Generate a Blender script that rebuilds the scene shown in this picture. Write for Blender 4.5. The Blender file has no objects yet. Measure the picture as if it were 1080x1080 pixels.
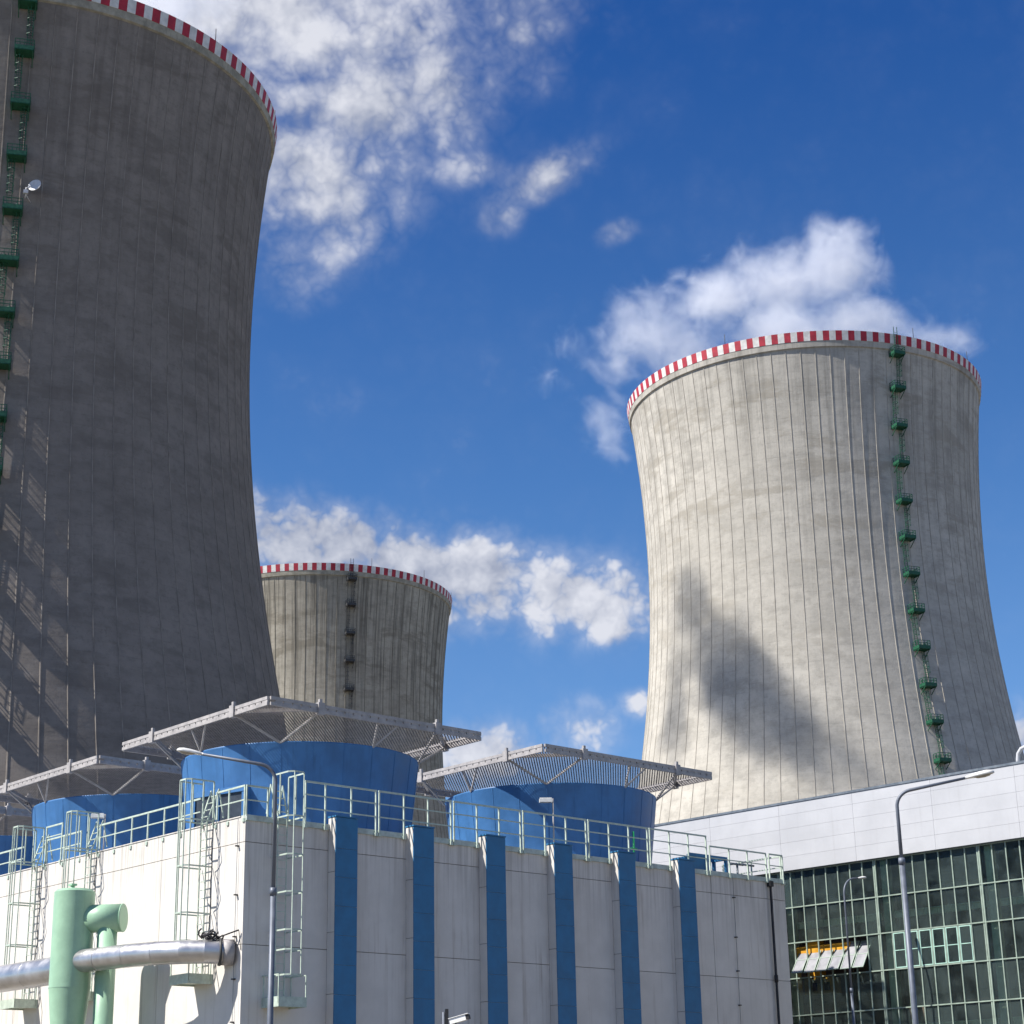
import bpy, bmesh, math, random
from math import sin, cos, pi, sqrt, atan2, radians as R
from mathutils import Vector, Matrix

random.seed(7)
S = bpy.context.scene
COL = S.collection

# ------------------------------------------------------------------ camera
cd = bpy.data.cameras.new('camera'); cam = bpy.data.objects.new('camera', cd); COL.objects.link(cam)
cd.sensor_width = 36.0; cd.lens = 65.55; cd.clip_start = 0.5; cd.clip_end = 20000
cam.matrix_world = Matrix.Translation((0, 0, 1.7)) @ Matrix.Rotation(R(90) + 0.3313, 4, 'X') @ Matrix.Rotation(-0.0193, 4, 'Z')
S.camera = cam

# ------------------------------------------------------------------ light
SUN_AZ, SUN_EL = 71.5, 49.0            # azimuth from straight behind the camera towards the left
sd = bpy.data.lights.new('sun', 'SUN'); so = bpy.data.objects.new('sun', sd); COL.objects.link(so)
sd.energy = 5.0; sd.angle = R(0.53); sd.color = (1.0, 0.955, 0.89)
SDIR = Vector((-sin(R(SUN_AZ)) * cos(R(SUN_EL)), -cos(R(SUN_AZ)) * cos(R(SUN_EL)), sin(R(SUN_EL))))
so.rotation_euler = SDIR.to_track_quat('Z', 'Y').to_euler()
S.view_settings.view_transform = 'Standard'; S.view_settings.look = 'None'
S.view_settings.exposure = 0.8; S.view_settings.gamma = 1.0; S.view_settings.use_curve_mapping = False
S.cycles.volume_bounces = 2
S.cycles.max_bounces = 10; S.cycles.transparent_max_bounces = 16


class NT:
    """small helper to write node trees"""
    def __init__(s, tree): s.t = tree; s.n = tree.nodes; s.l = tree.links
    def add(s, typ, **kw):
        n = s.n.new(typ)
        for k, v in kw.items(): setattr(n, k, v)
        return n
    def put(s, sock, v):
        if isinstance(v, bpy.types.NodeSocket): s.l.new(v, sock)
        elif v is not None:
            if hasattr(sock.default_value, '__len__') and not hasattr(v, '__len__'): v = [v] * len(sock.default_value)
            if hasattr(v, '__len__') and len(sock.default_value) == 4 and len(v) == 3: v = (*v, 1)
            sock.default_value = v
    def m(s, op, a, b=None, c=None, clamp=False):
        n = s.add('ShaderNodeMath', operation=op, use_clamp=clamp)
        for i, v in enumerate((a, b, c)):
            if v is not None: s.put(n.inputs[i], v)
        return n.outputs[0]
    def v(s, op, a, b=None, scale=None):
        n = s.add('ShaderNodeVectorMath', operation=op); s.put(n.inputs[0], a)
        if b is not None: s.put(n.inputs[1], b)
        if scale is not None: s.put(n.inputs['Scale'], scale)
        return n.outputs['Value'] if op in ('LENGTH', 'DOT_PRODUCT', 'DISTANCE') else n.outputs[0]
    def xyz(s, x=0, y=0, z=0):
        n = s.add('ShaderNodeCombineXYZ')
        for i, q in enumerate((x, y, z)): s.put(n.inputs[i], q)
        return n.outputs[0]
    def sep(s, v):
        n = s.add('ShaderNodeSeparateXYZ'); s.put(n.inputs[0], v); return n.outputs
    def noise(s, vec, scale=1, detail=4, rough=.55, dist=0, dims='3D'):
        n = s.add('ShaderNodeTexNoise', noise_dimensions=dims); s.put(n.inputs['Vector'], vec)
        n.inputs['Scale'].default_value = scale; n.inputs['Detail'].default_value = detail
        n.inputs['Roughness'].default_value = rough; n.inputs['Distortion'].default_value = dist
        return n.outputs[0]
    def ramp(s, f, lo, hi, a=0., b=1., smooth=True):
        n = s.add('ShaderNodeMapRange', interpolation_type='SMOOTHSTEP' if smooth else 'LINEAR'); s.put(n.inputs[0], f)
        for i, q in enumerate((lo, hi, a, b)): s.put(n.inputs[i + 1], q)
        return n.outputs[0]
    def mix(s, f, a, b, blend='MIX'):
        n = s.add('ShaderNodeMix', data_type='RGBA', blend_type=blend); s.put(n.inputs[0], f)
        s.put(n.inputs[6], a); s.put(n.inputs[7], b); return n.outputs[2]


# ------------------------------------------------------------------ world: sky with clouds
W = bpy.data.worlds.new('World'); S.world = W; W.use_nodes = True
nt = NT(W.node_tree); nt.n.clear()
sky = nt.add('ShaderNodeTexSky', sky_type='NISHITA')
sky.sun_disc = False; sky.sun_elevation = R(SUN_EL); sky.sun_rotation = R(180 + SUN_AZ)
sky.altitude = 400; sky.air_density = 0.75; sky.dust_density = 0.1; sky.ozone_density = 3.0
dirn = nt.add('ShaderNodeTexCoord').outputs['Generated']
dx, dy, dz = nt.sep(dirn)
el = nt.m('MULTIPLY', nt.m('ARCSINE', dz), 180 / pi)
az = nt.m('MULTIPLY', nt.m('ARCTAN2', dx, dy), 180 / pi)
def cloud_noise(vec):
    # soft turbulence for the mass, rounded billows for the edges
    soft = nt.noise(vec, 14, 9, .6, .2); tot = None
    for k, (sc, w) in enumerate(((19, .42), (41, .29), (86, .18), (178, .11))):
        b_ = nt.m('MULTIPLY', nt.m('ABSOLUTE', nt.m('SUBTRACT', nt.noise(nt.v('ADD', vec, (k * 1.7, 2 - k, k)), sc, 1, .5, .1), .5)), w * 4.6)
        tot = b_ if tot is None else nt.m('ADD', tot, b_)
    return nt.m('ADD', nt.m('MULTIPLY', soft, .52), nt.m('MULTIPLY', tot, .48))
cl_n = cloud_noise(dirn); cl_s = cloud_noise(nt.v('ADD', dirn, (-.007, -.002, .009)))   # second sample a little towards the sun
cl_w = nt.noise(nt.v('ADD', dirn, (3, 1, 2)), 5.5, 5, .55, .2)
field = None
CLOUDS = [(-9.6, 34.2, 7.6, 2.9, 0, 1.15), (-4.8, 31.2, 3.1, 1.9, 10, 1), (-6.65, 29.4, 2.76, 2.47, 0, 0.9), (-6.92, 26.89, 1.31, 1.75, 0, 0.45),
          (-2.9, 33.4, 2.7, 1.6, -25, 0.5), (1.37, 29.1, 1.89, 0.7, 25, 0.52), (-1.58, 29.43, 1.31, 0.58, 0, 0.5), (3.75, 27.4, 0.7, 0.41, 20, 0.5),
          (-0.13, 28.0, 0.81, 0.58, 30, 0.5), (-0.9, 17.1, 2.6, 1.25, -10, 1), (-5.82, 17.98, 3.2, 1.22, -10, 1), (-2.78, 17.26, 4.37, 1.31, -8, 1), (1.46, 16.33, 2.91, 1.22, -5, 1),
          (-2.18, 16.1, 4.37, 0.87, 0, 0.8), (2.97, 16.23, 1.31, 0.64, 0, 0.8), (-0.88, 11.69, 1.75, 0.93, 0, 0.7), (2.0, 12.32, 1.22, 0.93, 0, 0.72),
          (3.8, 13.02, 0.64, 0.47, 0, 0.6), (15.57, 11.44, 0.7, 0.99, 0, 0.9)]
for ca, ce, ra, re, rot, st in CLOUDS:
    ck = cos(R(ce)); x = nt.m('MULTIPLY', nt.m('SUBTRACT', az, ca), ck); y = nt.m('SUBTRACT', el, ce)
    c_, s_ = cos(R(rot)), sin(R(rot))
    u = nt.m('ADD', nt.m('MULTIPLY', x, c_ / ra), nt.m('MULTIPLY', y, s_ / ra))
    v = nt.m('ADD', nt.m('MULTIPLY', x, -s_ / re), nt.m('MULTIPLY', y, c_ / re))
    d2 = nt.m('ADD', nt.m('MULTIPLY', u, u), nt.m('MULTIPLY', v, v))
    f = nt.m('MULTIPLY', nt.m('POWER', 2.718, nt.m('MULTIPLY', d2, -1.0)), st)
    field = f if field is None else nt.m('SMOOTH_MAX', field, f, .12)
# elsewhere: the same scattered fair-weather clouds, all round
away = nt.ramp(nt.m('ABSOLUTE', az), 20, 34)
scat = nt.m('MULTIPLY', nt.ramp(cl_w, .5, .7, 0, .9), away)
field = nt.m('MAXIMUM', field, scat)
cov = nt.m('ADD', field, nt.m('MULTIPLY', nt.m('SUBTRACT', cl_n, .4), 1.9))
soft_hi = nt.ramp(el, 21, 27)          # the higher clouds are thinner and softer-edged
core = nt.m('MULTIPLY', nt.ramp(cov, nt.m('MULTIPLY_ADD', soft_hi, -.2, .3), nt.m('MULTIPLY_ADD', soft_hi, .5, .82)), .94)
veil = nt.m('MULTIPLY', nt.ramp(cov, -.2, .9), .36)
mask = nt.m('MULTIPLY', nt.m('MAXIMUM', core, veil), nt.ramp(field, .03, .34))
lit = nt.m('MULTIPLY', nt.m('SUBTRACT', cl_n, cl_s), 2.2)
thick = nt.ramp(nt.noise(nt.v('ADD', dirn, (7, 3, 1)), 9, 5, .55, .3), .38, .66)
lum = nt.m('ADD', nt.m('ADD', .5, lit), nt.m('MULTIPLY', nt.m('SUBTRACT', thick, .45), .55), clamp=True)
ccol = nt.mix(lum, (2.6, 2.85, 3.6), (5.3, 5.4, 5.85))
# deep polarised blue: paler near the horizon, darker towards the zenith
low = nt.mix(nt.ramp(el, 2, 20, smooth=False), (.80, .92, 1.0), (.56, .86, 1.08))
tintc = nt.mix(nt.ramp(el, 14, 40), low, (.14, .50, .98))
tint = nt.mix(1.0, sky.outputs[0], tintc, 'MULTIPLY')
skyc = nt.mix(mask, tint, ccol)
bg = nt.add('ShaderNodeBackground'); nt.put(bg.inputs[0], skyc); bg.inputs[1].default_value = 0.085
wo = nt.add('ShaderNodeOutputWorld'); nt.l.new(bg.outputs[0], wo.inputs[0])


# ------------------------------------------------------------------ materials
def new_mat(name):
    m = bpy.data.materials.new(name); m.use_nodes = True
    t = NT(m.node_tree); b = m.node_tree.nodes['Principled BSDF']
    return m, t, b

def paint(name, col, rough=.5, metal=0., var=.12, scale=3., streak=0., streak_col=None, bump=0., spec=.4, runs=None, rnd=0.):
    """plain coated surface with slight mottling, grime and optional run marks below edges"""
    m, t, b = new_mat(name)
    pos = t.add('ShaderNodeNewGeometry').outputs['Position']
    n = t.noise(pos, scale, 6, .6)
    c = t.mix(t.ramp(n, .3, .7), [q * (1 - var) for q in col], [min(1, q * (1 + var)) for q in col])
    if streak:
        px, py, pz = t.sep(pos)
        sv = t.xyz(t.m('MULTIPLY', px, 2.6), t.m('MULTIPLY', py, 2.6), t.m('MULTIPLY', pz, .11))
        s1 = t.noise(sv, 1.6, 5, .65)
        brk = t.noise(pos, .35, 3, .5)
        f = t.m('MULTIPLY', t.m('MULTIPLY', t.ramp(s1, .5, .78), t.ramp(brk, .35, .65, .25, 1)), streak)
        c = t.mix(f, c, streak_col or [q * .45 for q in col])
        if runs:
            # dirt washed down from the edge at height runs[1], dying out by runs[0]
            s2 = t.noise(t.xyz(t.m('MULTIPLY', px, 3.4), t.m('MULTIPLY', py, 3.4), t.m('MULTIPLY', pz, .09)), 1.9, 6, .7)
            reach = t.ramp(t.m('ADD', pz, t.m('MULTIPLY', t.noise(t.xyz(px, py, 0), .9, 3, .6), 1.4)), runs[0], runs[1])
            c = t.mix(t.m('MULTIPLY', t.ramp(s2, .42, .68), t.m('MULTIPLY', t.m('POWER', reach, 1.6), .45)), c, runs[2])
    if rnd:
        oi = t.add('ShaderNodeObjectInfo').outputs['Random']
        c = t.mix(t.m('MULTIPLY', oi, rnd), c, [q * .6 for q in col])
    t.put(b.inputs['Base Color'], c)
    t.put(b.inputs['Roughness'], t.ramp(n, .2, .8, max(0, rough - .08), min(1, rough + .1)))
    b.inputs['Metallic'].default_value = metal; b.inputs['Specular IOR Level'].default_value = spec
    if bump:
        bp = t.add('ShaderNodeBump'); bp.inputs['Strength'].default_value = bump; bp.inputs['Distance'].default_value = .02
        t.put(bp.inputs['Height'], t.noise(pos, 9, 5, .6)); t.l.new(bp.outputs[0], b.inputs['Normal'])
    return m

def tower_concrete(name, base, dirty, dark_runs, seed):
    """board-marked shell concrete: lifts, vertical bays, run-down dirt, patches"""
    m, t, b = new_mat(name)
    o = t.add('ShaderNodeTexCoord').outputs['Object']
    x, y, z = t.sep(o)
    ang = t.m('ARCTAN2', y, x)
    arc = t.m('MULTIPLY', ang, 28.0)
    cyl = t.xyz(arc, seed * 13.7, z)
    big = t.noise(cyl, .035, 5, .6)
    mott = t.noise(t.v('MULTIPLY', cyl, (.55, 1, 1.1)), .33, 6, .68)
    patch = t.noise(t.v('MULTIPLY', cyl, (.1, 1, .28)), 1.0, 5, .65, .4)
    fine = t.noise(cyl, .9, 7, .7)
    runs = t.noise(t.v('MULTIPLY', cyl, (1, 1, .03)), .75, 6, .7)
    runs2 = t.noise(t.v('MULTIPLY', cyl, (1, 1, .02)), 2.3, 4, .7)
    c = t.mix(t.ramp(big, .3, .7), [q * .88 for q in base], [q * 1.1 for q in base])
    c = t.mix(t.ramp(fine, .42, .76, 0, .6), c, [q * .62 for q in base])
    c = t.mix(t.ramp(mott, .46, .66, 0, .6), c, [q * .62 for q in base])
    speck = t.noise(t.v('MULTIPLY', cyl, (1, 1, .8)), 2.4, 4, .75)
    c = t.mix(t.ramp(speck, .54, .72, 0, .45), c, [q * .55 for q in base])
    c = t.mix(t.ramp(mott, .3, .46, .3, 0), c, [min(.6, q * 1.25) for q in base])
    # horizontal lifts, each about 1.2 m, with a slightly different tone
    lift = t.m('FLOOR', t.m('DIVIDE', z, 1.25)); bay = t.m('FLOOR', t.m('DIVIDE', ang, R(4.5)))
    wn = t.add('ShaderNodeTexWhiteNoise', noise_dimensions='3D'); t.put(wn.inputs[0], t.xyz(lift, t.m('MULTIPLY', bay, .37), seed))
    c = t.mix(t.m('MULTIPLY', wn.outputs[0], .17), c, [q * .6 for q in base])
    lf = t.m('FRACT', t.m('DIVIDE', z, 1.25))
    line = t.m('MULTIPLY', t.ramp(t.m('ABSOLUTE', t.m('SUBTRACT', lf, .5)), .44, .5), t.ramp(fine, .4, .65))
    c = t.mix(t.m('MULTIPLY', line, .35), c, [q * .5 for q in base])
    c = t.mix(t.m('MULTIPLY', t.ramp(patch, .53, .64), t.ramp(z, 50, 105, .15, .75)), c, dirty)
    top = t.ramp(z, 55, 122)
    f = t.m('MULTIPLY', t.ramp(runs, .46, .66), t.m('ADD', t.m('MULTIPLY', t.m('POWER', top, 2), .85), .12))
    c = t.mix(t.m('MULTIPLY', f, dark_runs), c, [q * .33 for q in base])
    c = t.mix(t.m('MULTIPLY', t.ramp(runs2, .53, .66), t.m('MULTIPLY', t.m('POWER', top, 2.2), t.m('SUBTRACT', dark_runs, .35))), c, [q * .16 for q in base])
    # pale lime streaks
    lime = t.noise(t.v('MULTIPLY', t.v('ADD', cyl, (5, 0, 0)), (1, 1, .045)), 1.3, 4, .6)
    c = t.mix(t.ramp(lime, .66, .8, 0, .35), c, [min(1, q * 1.55) for q in base])
    t.put(b.inputs['Base Color'], c); b.inputs['Roughness'].default_value = .93; b.inputs['Specular IOR Level'].default_value = .15
    bp = t.add('ShaderNodeBump'); bp.inputs['Strength'].default_value = .55; bp.inputs['Distance'].default_value = .12
    h = t.m('ADD', t.m('MULTIPLY', patch, .9), t.m('ADD', t.m('MULTIPLY', fine, .35), t.m('MULTIPLY', wn.outputs[0], .25)))
    t.put(bp.inputs['Height'], t.m('ADD', h, t.m('MULTIPLY', mott, .5))); t.l.new(bp.outputs[0], b.inputs['Normal'])
    return m

M = {}
M['concrete_a'] = tower_concrete('concrete_weathered_warm', (.47, .444, .392), (.31, .285, .24), .5, 1)
M['concrete_b'] = tower_concrete('concrete_streaked', (.40, .365, .295), (.22, .195, .15), .95, 2)
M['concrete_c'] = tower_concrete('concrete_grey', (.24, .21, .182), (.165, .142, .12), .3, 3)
M['rib'] = paint('rib_concrete', (.36, .335, .29), .9, var=.2, scale=.6, spec=.15)
M['ring'] = paint('ring_concrete', (.31, .29, .235), .9, var=.25, scale=.8, spec=.15, streak=.6)
M['red'] = paint('red_paint', (.36, .022, .04), .6, var=.2, scale=1.2)
M['white_band'] = paint('white_band_paint', (.62, .61, .58), .6, var=.15, scale=1.2)
M['green'] = paint('green_steel_paint', (.012, .082, .042), .5, var=.3, scale=4)
M['darksteel'] = paint('dark_steel', (.045, .045, .045), .6, var=.3, scale=4)
M['wall'] = paint('white_wall_panel', (.61, .58, .535), .8, var=.06, scale=.8, streak=.8, streak_col=(.34, .29, .24), bump=.2, spec=.2, runs=(10.5, 15.3, (.22, .195, .16)), rnd=.12)
M['joint'] = paint('joint_sealant', (.16, .15, .14), .9, var=.2)
M['blue'] = paint('blue_cladding', (.027, .145, .29), .5, var=.12, scale=1.5, streak=.3, streak_col=(.05, .12, .21))
M['tank'] = paint('blue_stack_paint', (.04, .14, .325), .5, var=.16, scale=.7, streak=.75, streak_col=(.02, .07, .15), spec=.4)
M['mint'] = paint('pale_green_paint', (.42, .49, .415), .5, var=.14, scale=5, streak=.2)
M['coping'] = paint('coping_paint', (.40, .46, .42), .6, var=.2, scale=2.5, streak=.5)
M['vessel'] = paint('green_vessel_paint', (.29, .46, .315), .42, var=.07, scale=1.6, streak=.4, streak_col=(.15, .25, .15), bump=.08)
M['galv'] = paint('galvanised_steel', (.33, .31, .30), .55, metal=0, var=.18, scale=3)
M['mesh'] = paint('net_wire', (.25, .23, .215), .7, metal=0, var=.25, scale=2)
M['pipe'] = paint('aluminium_jacket', (.50, .49, .485), .36, metal=.85, var=.12, scale=1.4)
M['pole'] = paint('lamp_post_steel', (.12, .135, .165), .5, metal=.2, var=.15, scale=3)
M['head'] = paint('lamp_head_shell', (.66, .65, .62), .4, var=.12, scale=4)
M['lens'] = paint('lamp_lens', (.30, .27, .22), .2, var=.2, scale=6)
M['black'] = paint('black_rubber', (.018, .018, .02), .6, var=.3)
M['para'] = paint('parapet_sheet', (.43, .435, .45), .5, var=.05, scale=.5, streak=.3, streak_col=(.3, .29, .28), spec=.3, rnd=.12, bump=.08)
M['flash'] = paint('roof_flashing', (.16, .18, .20), .4, metal=.4, var=.15)
M['frame'] = paint('mullion_paint', (.25, .31, .255), .5, var=.15, scale=3)
M['frame_mint'] = paint('sash_paint', (.34, .52, .44), .5, var=.12, scale=3)
M['beam'] = paint('crane_beam_paint', (.62, .68, .46), .5, var=.15, scale=3)
M['inside'] = paint('hall_inside', (.13, .09, .075), .9, var=.35, scale=.25)
M['brick'] = paint('brown_partition', (.17, .115, .09), .9, var=.4, scale=.9)
M['yellow'] = paint('yellow_crane_paint', (.55, .27, .02), .5, var=.2, scale=2)
M['darkblue'] = paint('dark_opening', (.02, .03, .045), .5, var=.3)
M['roof'] = paint('roof_felt', (.42, .42, .41), .9, var=.15, scale=1)
M['whitecam'] = paint('camera_housing', (.80, .79, .76), .4, var=.05)
M['ground'] = paint('yard_ground', (.17, .15, .12), .95, var=.3, scale=.08)
M['dish'] = paint('dish_paint', (.55, .54, .54), .5, var=.1)

# dusty window glass
m, t, b = new_mat('dusty_window_glass'); M['glass'] = m
pos = t.add('ShaderNodeNewGeometry').outputs['Position']
t.put(b.inputs['Base Color'], (.035, .05, .05)); b.inputs['Roughness'].default_value = .12
oi = t.add('ShaderNodeObjectInfo').outputs['Random']
tr = t.add('ShaderNodeBsdfTransparent'); t.put(tr.inputs[0], (.78, .85, .83))
dust_sky_tint = t.add('ShaderNodeBsdfDiffuse'); t.put(dust_sky_tint.inputs[0], (.15, .205, .195))  # dust film, its colour shifted to teal to stand in for reflected sky
mx = t.add('ShaderNodeMixShader'); t.put(mx.inputs[0], t.ramp(t.m('ADD', t.noise(pos, 1.1, 6, .65), t.m('MULTIPLY', oi, .45)), .4, .95, .02, .22))
t.l.new(tr.outputs[0], mx.inputs[1]); t.l.new(dust_sky_tint.outputs[0], mx.inputs[2])
gl = t.add('ShaderNodeBsdfGlossy'); gl.inputs['Roughness'].default_value = .06; t.put(gl.inputs[0], (.8, .85, .85))
fr = t.add('ShaderNodeFresnel'); fr.inputs[0].default_value = 1.45
mx2 = t.add('ShaderNodeMixShader'); t.l.new(fr.outputs[0], mx2.inputs[0]); t.l.new(mx.outputs[0], mx2.inputs[1]); t.l.new(gl.outputs[0], mx2.inputs[2])
t.l.new(mx2.outputs[0], t.n['Material Output'].inputs[0]); t.n.remove(b)
# pale sheet of the tilted sashes
M['sash_sheet'] = paint('sash_sheet', (.24, .24, .255), .35, var=.12, scale=2)


# ------------------------------------------------------------------ mesh building
class MB:
    def __init__(s): s.v = []; s.f = []; s.sm = []; s.mi = []
    def face(s, idx, smooth=False, mi=0): s.f.append(tuple(idx)); s.sm.append(smooth); s.mi.append(mi)
    def box(s, a, b, mi=0):
        x0, y0, z0 = a; x1, y1, z1 = b; o = len(s.v)
        s.v += [(x0, y0, z0), (x1, y0, z0), (x1, y1, z0), (x0, y1, z0), (x0, y0, z1), (x1, y0, z1), (x1, y1, z1), (x0, y1, z1)]
        for q in ((0, 3, 2, 1), (4, 5, 6, 7), (0, 1, 5, 4), (1, 2, 6, 5), (2, 3, 7, 6), (3, 0, 4, 7)): s.face([o + i for i in q], mi=mi)
        return s
    def bar(s, p, q, w, h=None, up=(0, 0, 1)):
        """square bar from p to q"""
        p, q = Vector(p), Vector(q); d = (q - p).normalized(); h = h or w; up = Vector(up)
        if abs(d.dot(up)) > .98: up = Vector((1, 0, 0))
        a = d.cross(up).normalized(); c = a.cross(d).normalized(); a *= w / 2; c *= h / 2; o = len(s.v)
        for e in (p, q):
            for k in (-a - c, a - c, a + c, -a + c): s.v.append(tuple(e + k))
        for f in ((0, 1, 2, 3), (7, 6, 5, 4), (0, 4, 5, 1), (1, 5, 6, 2), (2, 6, 7, 3), (3, 7, 4, 0)): s.face([o + i for i in f])
        return s
    def tube(s, pts, r, n=8, caps=True):
        pts = [Vector(p) for p in pts]; rs = r if hasattr(r, '__len__') else [r] * len(pts)
        o = len(s.v); ref = None
        for i, p in enumerate(pts):
            a = pts[max(i - 1, 0)]; c = pts[min(i + 1, len(pts) - 1)]; d = (c - a).normalized()
            if ref is None: ref = Vector((0, 0, 1)) if abs(d.z) < .9 else Vector((1, 0, 0))
            x = d.cross(ref).normalized(); y = x.cross(d).normalized(); ref = y
            for k in range(n):
                t = 2 * pi * k / n; s.v.append(tuple(p + (x * cos(t) + y * sin(t)) * rs[i]))
        for i in range(len(pts) - 1):
            for k in range(n):
                s.face((o + i * n + k, o + i * n + (k + 1) % n, o + (i + 1) * n + (k + 1) % n, o + (i + 1) * n + k), True)
        if caps:
            s.face([o + k for k in range(n)][::-1]); s.face([o + (len(pts) - 1) * n + k for k in range(n)])
        return s
    def lathe(s, prof, n=64, a0=0., a1=2 * pi, smooth=True, mif=None):
        """profile of (r, z); full turn closes"""
        full = abs(a1 - a0 - 2 * pi) < 1e-6; o = len(s.v); m_ = n if full else n + 1
        for r, z in prof:
            for k in range(m_):
                t = a0 + (a1 - a0) * k / n; s.v.append((r * cos(t), r * sin(t), z))
        for i in range(len(prof) - 1):
            for k in range(n):
                k2 = (k + 1) % m_
                s.face((o + i * m_ + k, o + i * m_ + k2, o + (i + 1) * m_ + k2, o + (i + 1) * m_ + k), smooth, mif(k) if mif else 0)
        return s
    def mesh(s, name, mats):
        me = bpy.data.meshes.new(name); me.from_pydata(s.v, [], s.f)
        for m_ in (mats if isinstance(mats, (list, tuple)) else [mats]): me.materials.append(m_)
        me.polygons.foreach_set('use_smooth', s.sm); me.polygons.foreach_set('material_index', s.mi); me.update()
        return me
    def obj(s, name, mats, parent=None, loc=None, rotz=0): return link(name, s.mesh(name, mats), parent, loc, rotz)


def link(name, data, parent=None, loc=None, rotz=0):
    o = bpy.data.objects.new(name, data); COL.objects.link(o)
    if parent: o.parent = parent
    if loc: o.location = loc
    if rotz: o.rotation_euler.z = rotz
    return o

def tag(o, label, cat, group=None, kind=None):
    o['label'] = label; o['category'] = cat
    if group: o['group'] = group
    if kind: o['kind'] = kind
    return o

def thing(name, label, cat, loc=(0, 0, 0), rotz=0, group=None):
    return tag(link(name, None, None, loc, rotz), label, cat, group)

def copy_tree(o, parent=None):
    c = o.copy(); COL.objects.link(c); c.parent = parent
    for ch in list(o.children): copy_tree(ch, c)
    return c

def lerp(a, b, t): return a + (b - a) * t


# ------------------------------------------------------------------ ground
g = MB(); g.lathe([(0.01, 0), (60, 0), (300, 0), (1500, 0), (9000, 0)], 64)
g.obj('ground', M['ground'])['kind'] = 'structure'


# ------------------------------------------------------------------ cooling towers
def rad(z):
    c = 75.9 if z > 93.7 else 71.66
    return 28.04 * sqrt(1 + ((z - 93.7) / c) ** 2)

H = 125.0
zs = [3 + (H - 3) * i / 90 for i in range(91)]
sh = MB(); sh.lathe([(rad(z), z) for z in zs] + [(rad(z) - .5, z) for z in (125, 123, 121, 118, 114, 110, 105, 100, 95, 90, 80, 70, 60)], 180)
ring = MB(); ring.lathe([(rad(122.4) + .005, 122.4), (rad(122.5) + .27, 122.52), (rad(H) + .28, H - .02), (rad(H) - .34, H + .06)], 180, smooth=False)
band = MB(); band.lathe([(rad(123.45) + .29, 123.45), (rad(123.45) + .33, 123.47), (rad(H) + .32, H + .05), (rad(H) - .36, H + .09)], 188, smooth=False, mif=lambda k: k % 2)
rib_me = MB()
for i in range(0, 61):
    z = lerp(3, 122.3, i / 60); r = rad(z)
    rib_me.v += [(r - .05, -.09, z), (r + .065, -.05, z), (r + .065, .05, z), (r - .05, .09, z)]
    if i:
        o = (i - 1) * 4
        for a_ in range(3): rib_me.face((o + a_, o + a_ + 1, o + a_ + 5, o + a_ + 4))
# platform 2.0 wide, reaching 1.5 m out, at angle 0; floor, toe boards, guard rails, brackets
def plat_mesh(zp):
    b = MB(); r = rad(zp) - .05
    b.box((r, -1.0, zp - .08), (r + 1.75, 1.0, zp))
    for y in (-1, 1):
        b.box((r + .1, y - .03, zp), (r + 1.75, y + .03, zp + .45))
        b.bar((r + .1, y, zp + .8), (r + 1.72, y, zp + .8), .05); b.bar((r + .1, y, zp + 1.2), (r + 1.72, y, zp + 1.2), .07)
        for q in (.15, .9, 1.7): b.bar((r + q, y, zp), (r + q, y, zp + 1.2), .07)
        b.bar((r, y * .9, zp - 1.2), (r + 1.6, y * .9, zp - .08), .09); b.bar((r, y * .9, zp - .14), (r + 1.7, y * .9, zp - .14), .1)
    b.box((r + 1.7, -1.0, zp), (r + 1.76, 1.0, zp + .45))
    for q in (.8, 1.2): b.bar((r + 1.72, -1, zp + q), (r + 1.72, 1, zp + q), .06)
    for y in (-.5, 0, .5): b.bar((r + 1.72, y, zp), (r + 1.72, y, zp + 1.2), .05)
    return b
def run_mesh(z0, z1, side):
    """caged ladder flight between two platforms"""
    b = MB(); y0 = side * .45
    def P(z, out, y): return (rad(z) + out, y, z)
    n = max(2, int((z1 - z0) / 1.5))
    for y in (y0 - .25, y0 + .25):
        for i in range(n): b.bar(P(lerp(z0, z1, i / n), .35, y), P(lerp(z0, z1, (i + 1) / n), .35, y), .07)
    k = int((z1 - z0) / .3)
    for i in range(k):
        z = z0 + .3 * i; b.bar(P(z, .35, y0 - .25), P(z, .35, y0 + .25), .035)
    for z in [z0 + 2.3 + .9 * i for i in range(int((z1 - z0 - 2.3) / .9) + 1)]:
        pts = [P(z, .35, y0 - .27), P(z, .85, y0 - .36), P(z, 1.12, y0), P(z, .85, y0 + .36), P(z, .35, y0 + .27)]
        for i in range(4): b.bar(pts[i], pts[i + 1], .05)
    for out, y in ((.85, -.36), (1.12, 0), (.85, .36)):
        b.bar(P(z0 + 2.3, out, y0 + y), P(z1, out, y0 + y), .04)
    return b
PZ = [121.4, 115.7, 109.4, 103.3, 97.0, 91.0, 85.0, 79.0, 73.0, 67.0, 61.2, 55.2, 49.2, 43.2, 37.2]
shell_mesh = sh.mesh('shell', M['concrete_a']); ring_mesh = ring.mesh('top_ring', M['ring']); band_mesh = band.mesh('striped_band', [M['red'], M['white_band']])
rib_mesh = rib_me.mesh('rib', M['rib'])
pm = {z: plat_mesh(z) for z in PZ}
plat_data = {}; flight_data = {}
for i, z in enumerate(PZ):
    plat_data[z] = pm[z].mesh('platform', M['green'])
    if i: flight_data[z] = run_mesh(z, PZ[i - 1] + 1.1, 1 if i % 2 else -1).mesh('ladder_flight', M['green'])
rod = MB(); rod.tube([(rad(H) + .05, 0, H), (rad(H) + .05, 0, H + 1.9)], .05, 6); rod_mesh = rod.mesh('lightning_rod', M['darksteel'])

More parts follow.
